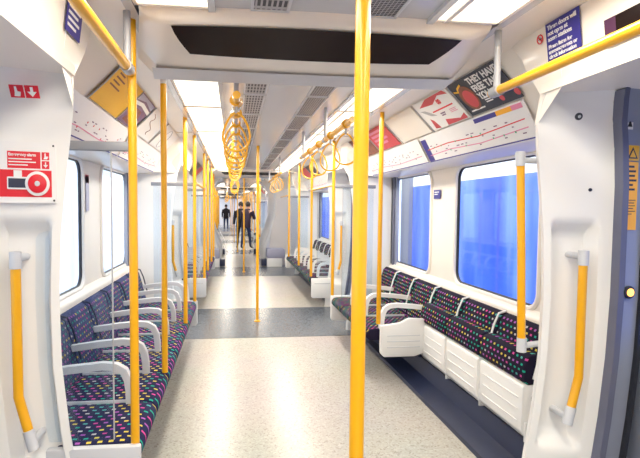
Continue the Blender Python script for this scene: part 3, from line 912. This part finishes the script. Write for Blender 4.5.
# header signs near doors
HU = (-.034, 0, .263)
F = frame((.858, 1.715, 1.853), (0, -1, 0), HU)
r = on_frame('door_notice', 'blue notice with white lettering on the right door header', 'sign', F)
plate('panel', 0, .175, 0, .142, M['blue_sign'], r)
text('lettering', 'These doors will\nnot open at\nsome stations', .0225, M['paper'], r, T((.010, .135, .0035)), bold=.0006)
text('lettering', 'Please listen for\nannouncements or\ncheck information', .0195, M['paper'], r, T((.010, .064, .0035)), bold=.0005)
F = frame((.846, 1.755, 1.955), (0, -1, 0), HU)
r = on_frame('no_smoking_sign', 'small round red no smoking sign left of blue notice', 'sign', F)
mb = MB(); mb.tube([(.016*math.cos(a*PI/12), .016*math.sin(a*PI/12), .002) for a in range(24)], .0022, 6, closed=True)
mb.tube([(-.012, .012, .002), (.012, -.012, .002)], .002, 6); mb.build('ring', M['red'], r)
plate('cigarette', -.009, .009, -.0022, .0022, M['navy'], r, z=.001, t=.001)
F = frame((.862, 1.435, 1.82), (0, -1, 0), HU)
r = on_frame('display_panel', 'dark display window with purple end on the right door header', 'display', F)
plate('screen', 0, .45, 0, .085, M['dark_glass'], r); plate('purple_end', 0, .045, 0, .085, mat('purple_display_end', (.06, .005, .05), .5, noise=(4, .2)), r, z=.003, t=.001)  # end block is plain dark purple, not emissive
F = frame((-.856, 1.63, 1.865), (0, 1, 0), (.034, 0, .263))
r = on_frame('door_notice', 'blue notice with white lettering on the left door header', 'sign', F)
plate('panel', 0, .14, 0, .12, M['blue_sign'], r)
bars(r, .012, .108, [.10, .11, .09, .105, .08], .009, .020, M['paper'], 'lettering')
# dark square on the left header beyond
F = frame((-.846, 1.50, 1.965), (0, 1, 0), (0, 0, 1))

# emergency alarm on left pillar (faces the aisle diagonal)
nrm = Vector((.07, -.25, 0)).normalized()
def LPF(t, z, off):   # t 0 outer .. 1 inner edge on the near left pillar
    x = -(1.225+(.955-1.225)*t); y = C[0]+.68+(.065)*t
    return frame((x+nrm.x*off, y+nrm.y*off, z), (.25, .07, 0), (0, 0, 1))
F = LPF(.315, 1.312, .024) @ Matrix.Diagonal((.85, .95, 1, 1))
r = on_frame('emergency_alarm', 'red and white emergency alarm panel on the left door pillar', 'alarm', F)
W_ = .215
plate('backing_plate', -.0, W_, 0, .225, M['paper'], r, z=-.035, t=.039, r=.006)
plate('red_header', .036, .157, .128, .190, M['red'], r, z=.004, t=.001)
text('lettering', 'Emergency alarm', .0145, M['paper'], r, T((.040, .185, .0055)), bold=.0005)
bars(r, .040, .164, [.085, .10, .07], .004, .011, M['paper'], z=.0052)
for y_ in (.161, .128): plate('icon_square', .162, .190, y_, y_+.029, M['red'], r, z=.004, t=.001)
flat_poly('hand_icon', [(.169, .164), (.182, .164), (.187, .174), (.178, .175), (.177, .186), (.173, .186), (.172, .172)], M['paper'], r, z=.0052, t=.001)
flat_poly('arrow_icon', [(.174, .153), (.178, .153), (.178, .143), (.185, .143), (.176, .132), (.167, .143), (.174, .143)], M['paper'], r, z=.0052, t=.001)
plate('red_field', .004, .198, .022, .122, M['red'], r, z=.004, t=.001)
plate('white_tab', .058, .088, .090, .120, M['paper'], r, z=.005, t=.002)
plate('display_frame', .034, .110, .050, .096, M['paper'], r, z=.005, t=.004, r=.004)
plate('display', .039, .104, .056, .090, M['navy'], r, z=.0092, t=.001)
mb = MB(); mb.prism(circle(.145, .072, .046, 32), 'z', .005, .014, .003); mb.build('button_ring', M['paper'], r)
mb = MB(); mb.prism(circle(.145, .072, .035, 32), 'z', .0142, .018, .002); mb.build('push_button', M['red'], r)
mb = MB(); mb.prism(circle(.145, .072, .010, 20), 'z', .018, .021, .001); mb.build('button_centre', M['grey_pl'], r)
for (x_, y_) in ((.206, .215), (.206, .010)): flat_poly('screw', circle(x_, y_, .004, 12), M['black'], r, z=.004, t=.002)
# red pictogram pair above
F = frame((-1.06, C[0]+.625, 1.665), (1, .06, 0), (0, -.045, .07))
r = on_frame('red_pictogram_sign', 'pair of small red squares with white hand and arrow above alarm', 'sign', F)
plate('hand_square', 0, .043, 0, .043, M['red'], r); plate('arrow_square', .047, .090, 0, .043, M['red'], r)
flat_poly('hand_icon', [(.012, .005), (.030, .005), (.034, .020), (.024, .022), (.022, .038), (.016, .038), (.015, .018)], M['paper'], r, z=.003, t=.001)
flat_poly('arrow_icon', [(.064, .038), (.073, .038), (.073, .022), (.083, .022), (.0685, .005), (.054, .022), (.064, .022)], M['paper'], r, z=.003, t=.001)

# camera dome on the right pillar, small hole marks
nr = Vector((-.07, -.25, 0)).normalized()
def RPt(t, z, off): 
    x = 1.225+(.955-1.225)*t; y = C[0]+.68+(.065)*t
    return (x+nr.x*off, y+nr.y*off, z)
def RPF(t, z, off): return frame(RPt(t, z, off), (.25, -.07, 0), (0, 0, 1))
r = on_frame('pillar_socket', 'small round dark socket high on the right white pillar', 'fixture', frame((.985, C[0]+.615, 1.66), (1, -.12, 0), (0, -.02, .07)))
mb = MB(); mb.prism(circle(0, 0, .014, 24), 'z', 0, .008, .002); mb.build('rim', M['black'], r); 
mb = MB(); mb.prism(circle(0, 0, .006, 16), 'z', .008, .010, .001); mb.build('centre', M['grey_bar'], r)
r = on_frame('pillar_socket', 'small dark keyhole above the right pillar grab handle', 'fixture', RPF(.40, 1.385, .004))
mb = MB(); mb.prism(circle(0, 0, .007, 20), 'z', 0, .005, .001); mb.build('rim', M['navy'], r)
# door stickers and button on near right door edge
DX = 1.315
F = frame((1.218, C[0]+.645, 1.225), (1, .1, 0), (0, 0, 1))
r = on_frame('warning_label', 'tall orange warning label with black triangle on right door edge', 'sign', F)
plate('orange_field', 0, .06, 0, .27, M['orange'], r); plate('white_top', 0, .06, .275, .335, M['ad_yellow'], r)
flat_poly('triangle', [(.006, .283), (.054, .283), (.030, .328)], M['black'], r, z=.003, t=.001)
flat_poly('triangle_fill', [(.015, .288), (.045, .288), (.030, .316)], M['ad_yellow'], r, z=.004, t=.001)
bars(r, .006, .255, [.034, .042, .038, .046, .030, .040], .008, .018, M['black'], 'lettering')
bars(r, .006, .12, [.046, .04, .044, .036, .046, .03], .003, .011, M['black'])
r = on_frame('door_button', 'round lit orange door button on the right door edge', 'button', frame((1.254, C[0]+.645, .975), (1, .1, 0), (0, 0, 1)))
mb = MB(); mb.prism(circle(0, 0, .026, 28), 'z', 0, .010, .003); mb.build('bezel', M['black'], r)
mb = MB(); mb.prism(circle(0, 0, .016, 24), 'z', .010, .015, .002); mb.build('lit_centre', M['glow_btn'], r)
r = on_frame('door_sticker', 'tiny white square sticker with dark triangle at top of right door', 'sign', frame((1.205, C[0]+.635, 1.62), (1, .1, 0), (0, 0, 1)))
plate('paper', 0, .03, 0, .055, M['paper'], r); flat_poly('triangle', [(.004, .01), (.026, .01), (.015, .04)], M['black'], r, z=.003, t=.001)
# window notices
F = frame((1.368, 3.93+.04, 1.39), (0, -1, 0), (0, 0, 1))
r = on_frame('window_notice', 'small blue square notice between the right windows', 'sign', F); F_ = r
r.location.x = 1.372; plate('panel', 0, .13, 0, .075, M['blue_sign'], r)
bars(r, .015, .060, [.09, .07], .008, .018, M['paper'], 'lettering')
r.location.y = 3.93
F = frame((-1.372, 3.58, 1.27), (0, 1, 0), (0, 0, 1))
r = on_frame('window_notice', 'tall narrow notice with red top between the left windows', 'sign', F)
plate('panel', 0, .075, 0, .25, M['lilac'], r); plate('red_top', 0, .075, .20, .26, M['ad_red'], r)

# ------------------------------------------------------------------ gangway between cars (local straight; bent later)
for s in (-1, 1):
    prof = [(.50, 0), (.50, .08), (.46, .22), (.47, .42), (.54, .60), (.62, .80), (.70, 1.10), (.72, 1.45), (.70, 1.70), (.64, 1.88), (.55, 1.99)]
    mb = MB(); rows = []
    for y in [11.05, 11.12, 11.4, 11.95, 12.5, 12.78, 12.85]:
        e = .10 if y in (11.05, 12.85) else (.02 if y in (11.12, 12.78) else 0)
        rows.append([(s*(x+e), y, z) for x, z in prof])
    mb.sheet(rows); tn += 1; struct(mb.build('trim_%d' % tn, M['white']))
    for y in (10.97, 12.93):
        mb = MB(); mb.prism([(s*.60, 0), (s*.58, .3), (s*.66, .8), (s*.74, 1.1), (s*.76, 1.7), (s*.60, 1.90), (s*.5, 1.96), (s*.4, 2.03), (s*1.42, 2.03), (s*1.42, 0)], 'y', y-.02, y+.1)
        tn += 1; struct(mb.build('trim_%d' % tn, M['cream']))
slab('ceiling', -.75, .75, 10.9, 13.05, 1.985, 2.06, M['ceil'])
for s in (-1, 1):
    for (y, sg, w) in ((10.60, 1, 'before'), (13.30, -1, 'beyond')):
        root = thing('end_seat', 'lilac topped end seat with white base on the %s, just %s the gangway' % (SIDE[s], w), 'seat', (s*.52, y, 0))
        MB().box(*sorted((s*.0, s*.34)), -.02, .30, 0, .19, .01).build('base', M['white'], root)
        MB().box(*sorted((s*.0, s*.40)), -.03, .34, .19, .40, .03).build('cushion', M['lilac'], root)
        MB().box(*sorted((-s*.12, s*.0)), .02, .30, .02, .17, .01).build('dark_kick_panel', M['navy'], root)
        mb = MB(); mb.sheet([[(s*(x-.50), yy, z) for x, z in ((.40, .20), (.36, .32), (.40, .45), (.48, .58), (.54, .72), (.57, .85))] for yy in (.05, .32)])
        mb.build('curved_shield', M['white'], root)

# ------------------------------------------------------------------ world outside
o = MB().box(2.5, 2.6, -6, 40, -1.2, 1.66).build('hoarding', M['blue_out'], smooth=False); tag(o, 'blurred blue wall outside the right hand windows', 'wall')
o = MB().box(2.40, 2.46, 7.25, 7.62, -1.2, 2.4).build('platform_column', M['grey_bar'], smooth=False); tag(o, 'grey upright column outside the second right window', 'column')
o = MB().box(2.42, 2.48, 7.75, 8.6, -1.2, 2.4).build('platform_panel', M['white_out'], smooth=False); tag(o, 'pale upright panel outside second right window, left of the grey column', 'panel')
o = MB().box(-2.9, -2.8, -6, 40, -1.2, 1.9).build('platform_wall', M['white_out'], smooth=False); tag(o, 'washed out white wall outside the left hand windows', 'wall')
slab('ground', -4, 4, -7, 42, -1.3, -1.2, M['grey_bar'])

# ------------------------------------------------------------------ people
def person(loc, rz, label, H, coat, legs, lean=0, stride=.0, hood=False, arms='down'):
    """one continuous skinned body; hair and jacket are children. local: faces +y"""
    root = thing('person', label, 'person', loc, rz)
    k = H/1.75
    J = {}
    J['pel'] = (0, 0, .93); J['sp'] = (0, lean*.10, 1.12); J['ch'] = (0, lean*.22, 1.32); J['nk'] = (0, lean*.32, 1.47); J['hd0'] = (0, lean*.36, 1.53); J['hd1'] = (0, lean*.40+.01, 1.63); J['hd2'] = (0, lean*.40, 1.71)
    V = ['pel', 'sp', 'ch', 'nk', 'hd0', 'hd1', 'hd2']
    R_ = {'pel': (.15, .11), 'sp': (.14, .10), 'ch': (.16, .11), 'nk': (.055, .055), 'hd0': (.062, .068), 'hd1': (.078, .098), 'hd2': (.055, .07)}
    E = [('pel', 'sp'), ('sp', 'ch'), ('ch', 'nk'), ('nk', 'hd0'), ('hd0', 'hd1'), ('hd1', 'hd2')]
    for s, n in ((-1, 'l'), (1, 'r')):
        st = stride*s
        J.update({n+'hip': (s*.09, 0, .86), n+'kn': (s*.11, st*.5+.02, .48), n+'an': (s*.12, st, .09), n+'to': (s*.13, st+.17, .035)})
        R_.update({n+'hip': (.095, .095), n+'kn': (.058, .058), n+'an': (.038, .042), n+'to': (.038, .028)})
        E += [('pel', n+'hip'), (n+'hip', n+'kn'), (n+'kn', n+'an'), (n+'an', n+'to')]
        y = lean*.25
        J.update({n+'sh': (s*.19, y, 1.40)}); R_[n+'sh'] = (.062, .062)
        if arms == 'down': J.update({n+'el': (s*.25, y-.03, 1.13), n+'wr': (s*.25, y+.10, .90)})
        else: J.update({n+'el': (s*.26, y+.06, 1.14), n+'wr': (s*.13, y+.26, 1.17)})
        R_.update({n+'el': (.044, .044), n+'wr': (.028, .028)})
        E += [('ch', n+'sh'), (n+'sh', n+'el'), (n+'el', n+'wr')]
        w = Vector(J[n+'wr']); d = (w-Vector(J[n+'el'])).normalized(); sd = Vector((s, 0, 0)); sd = (sd-d*sd.dot(d)).normalized(); up = d.cross(sd)
        J[n+'pm'] = tuple(w+d*.065); R_[n+'pm'] = (.030, .018); E.append((n+'wr', n+'pm'))
        for f, (off, ln) in enumerate(((-.027, .07), (-.009, .08), (.009, .076), (.027, .06))):
            a = w+d*.085+up*off; b = w+d*(.085+ln*.55)+up*off*1.1; c_ = w+d*(.085+ln*.9)+up*off*1.1-sd*.02
            for q, p in (('a', a), ('b', b), ('c', c_)): J[n+'f%d%s' % (f, q)] = tuple(p); R_[n+'f%d%s' % (f, q)] = (.0085, .0085)
            E += [(n+'pm', n+'f%da' % f), (n+'f%da' % f, n+'f%db' % f), (n+'f%db' % f, n+'f%dc' % f)]
        a = w+d*.035+up*.04; b = w+d*.08+up*.058; J[n+'ta'] = tuple(a); J[n+'tb'] = tuple(b); R_[n+'ta'] = (.011, .011); R_[n+'tb'] = (.009, .009)
        E += [(n+'wr', n+'ta'), (n+'ta', n+'tb')]
    names = list(J); idx = {n: i for i, n in enumerate(names)}
    me = bpy.data.meshes.new('body'); me.from_pydata([tuple(c*k for c in J[n]) for n in names], [(idx[a], idx[b]) for a, b in E], [])
    tmp = bpy.data.objects.new('tmp', me); COL.objects.link(tmp)
    md = tmp.modifiers.new('s', 'SKIN'); md.use_smooth_shade = True
    for n in names: me.skin_vertices[0].data[idx[n]].radius = tuple(q*k for q in R_[n])
    for i in range(len(names)): me.skin_vertices[0].data[i].use_root = (i == 0)
    ss = tmp.modifiers.new('u', 'SUBSURF'); ss.levels = 1; ss.render_levels = 1
    dg = bpy.context.evaluated_depsgraph_get(); ev = tmp.evaluated_get(dg); nm = bpy.data.meshes.new_from_object(ev)
    bpy.data.objects.remove(tmp)
    nm.materials.clear()
    for m_ in (M['skin'], legs, M['shoe']): nm.materials.append(m_)
    for p in nm.polygons:
        z = p.center.z/k
        p.material_index = 2 if z < .10 else (1 if z < .97 and abs(p.center.x) < .2*k else 0); p.use_smooth = True
    body = bpy.data.objects.new('body', nm); COL.objects.link(body); body.parent = root
    # jacket: shell over torso and sleeves
    mb = MB()
    def ring(c, rx, ry, n=16): return [(c[0]+rx*math.cos(2*PI*i/n), c[1]+ry*math.sin(2*PI*i/n), c[2]) for i in range(n+1)]
    L = lambda z: lean*max(0, (z-.93))*.6
    prof = [(.80, .185, .145), (.95, .18, .14), (1.12, .165, .125), (1.30, .205, .135), (1.40, .215, .12), (1.46, .13, .10), (1.50, .075, .075)]
    mb.sheet([[tuple(q*k for q in p) for p in ring((0, L(z), z), a, b)] for z, a, b in prof])
    for n in ('l', 'r'):
        mb.tube([tuple(q*k for q in J[n+t]) for t in ('sh', 'el', 'wr')], [.074*k, .058*k, .044*k], 12)
    mb.build('jacket', coat, root)
    hd = J['hd1']
    mb = MB(); mb.sphere(tuple(q*k for q in (hd[0], hd[1]-.018, hd[2]+.025)), .105*k, (.92, 1.0, 1.05)); mb.build('hair', M['hair'], root)
    mb = MB()
    for s in (-1, 1): mb.sphere(tuple(q*k for q in (s*.03, hd[1]+.090, hd[2]-.005)), .010*k, seg=8)
    mb.build('eyes', M['shoe'], root)
    MB().sphere(tuple(q*k for q in (0, hd[1]+.104, hd[2]-.03)), .014*k, (.8, 1, 1.4), 8).build('nose', M['skin'], root)
    MB().box(-.022*k, .022*k, (hd[1]+.085)*k, (hd[1]+.093)*k, (hd[2]-.066)*k, (hd[2]-.058)*k).build('mouth', M['red'], root)
    return root
P_bend = 11.0
person((.27, 15.25, 0), -.5, 'person in plum jacket and blue jeans leaning forward in the aisle', 1.50, M['plum'], M['jeans'], lean=.45, stride=.14, arms='fold')
person((.13, 15.8, 0), PI-.2, 'person in long black coat standing behind the slim pole', 1.50, M['coat'], M['coat'], lean=0, stride=.03)
person((-.28, 28.5, 0), PI, 'person in dark coat standing far down the train aisle', 1.50, M['coat'], M['jeans'], lean=0, stride=.05)

# ------------------------------------------------------------------ bend: everything past the gangway follows the slight curve of the track
bpy.context.view_layer.update()
ang = .022
Mb = T((-.12, 11.0, 0)) @ Matrix.Rotation(ang, 4, 'Z') @ T((0, -11.0, 0))
for o in list(COL.objects):
    if o.parent is not None: continue
    if o.name.startswith(('hoarding', 'platform', 'ground')): continue
    if o.type == 'MESH':
        ys_ = [v.co.y for v in o.data.vertices]; yc = (o.matrix_world @ Vector((0, (min(ys_)+max(ys_))/2, 0))).y if ys_ else 0
    else:
        yc = o.matrix_world.translation.y
        if o.name.startswith('wall_'):
            kid = children(o)[0]; cs_ = [(kid.matrix_world @ v.co).y for v in kid.data.vertices]; yc = sum(cs_)/len(cs_)
    if yc > 10.58: o.matrix_world = Mb @ o.matrix_world

# ------------------------------------------------------------------ lighting
w = bpy.data.worlds.new('World'); scene.world = w; w.use_nodes = True
bg = w.node_tree.nodes['Background']; bg.inputs[0].default_value = (.92, .96, 1, 1); bg.inputs[1].default_value = 1.35
def area(name, loc, rot, sx, sy, e, col):
    l = bpy.data.lights.new(name, 'AREA'); l.shape = 'RECTANGLE'; l.size = sx; l.size_y = sy; l.energy = e; l.color = col
    o = bpy.data.objects.new(name, l); COL.objects.link(o); o.location = loc; o.rotation_euler = rot; return o
for y in (0, 4.5, 8.0, 15.5, 20.5, 26):
    for s in (-1, 1):
        area('ceiling_lamp', (s*.54, y, 1.975), (0, 0, 0), .22, 3.2, 26, (1, .93, .80))

# ------------------------------------------------------------------ camera
f, ppx, ppy, roll = 480., 290., 234., .008
yaw, pitch = 0.116402, 0.053181
fwd = Vector((math.sin(yaw)*math.cos(pitch), math.cos(yaw)*math.cos(pitch), -math.sin(pitch)))
rt = Vector((math.cos(yaw), -math.sin(yaw), 0)); up = rt.cross(fwd)
r2 = rt*math.cos(roll)+up*math.sin(roll); u2 = up*math.cos(roll)-rt*math.sin(roll)
cam = bpy.data.cameras.new('camera'); cam.sensor_width = 36; cam.lens = f/640*36; cam.clip_start = .02; cam.clip_end = 200
cam.shift_x = (320-ppx)/640; cam.shift_y = (ppy-229)/640
co = bpy.data.objects.new('camera', cam); COL.objects.link(co)
co.matrix_world = Matrix(((r2.x, u2.x, -fwd.x, -.32), (r2.y, u2.y, -fwd.y, 0), (r2.z, u2.z, -fwd.z, 1.3), (0, 0, 0, 1)))
scene.camera = co
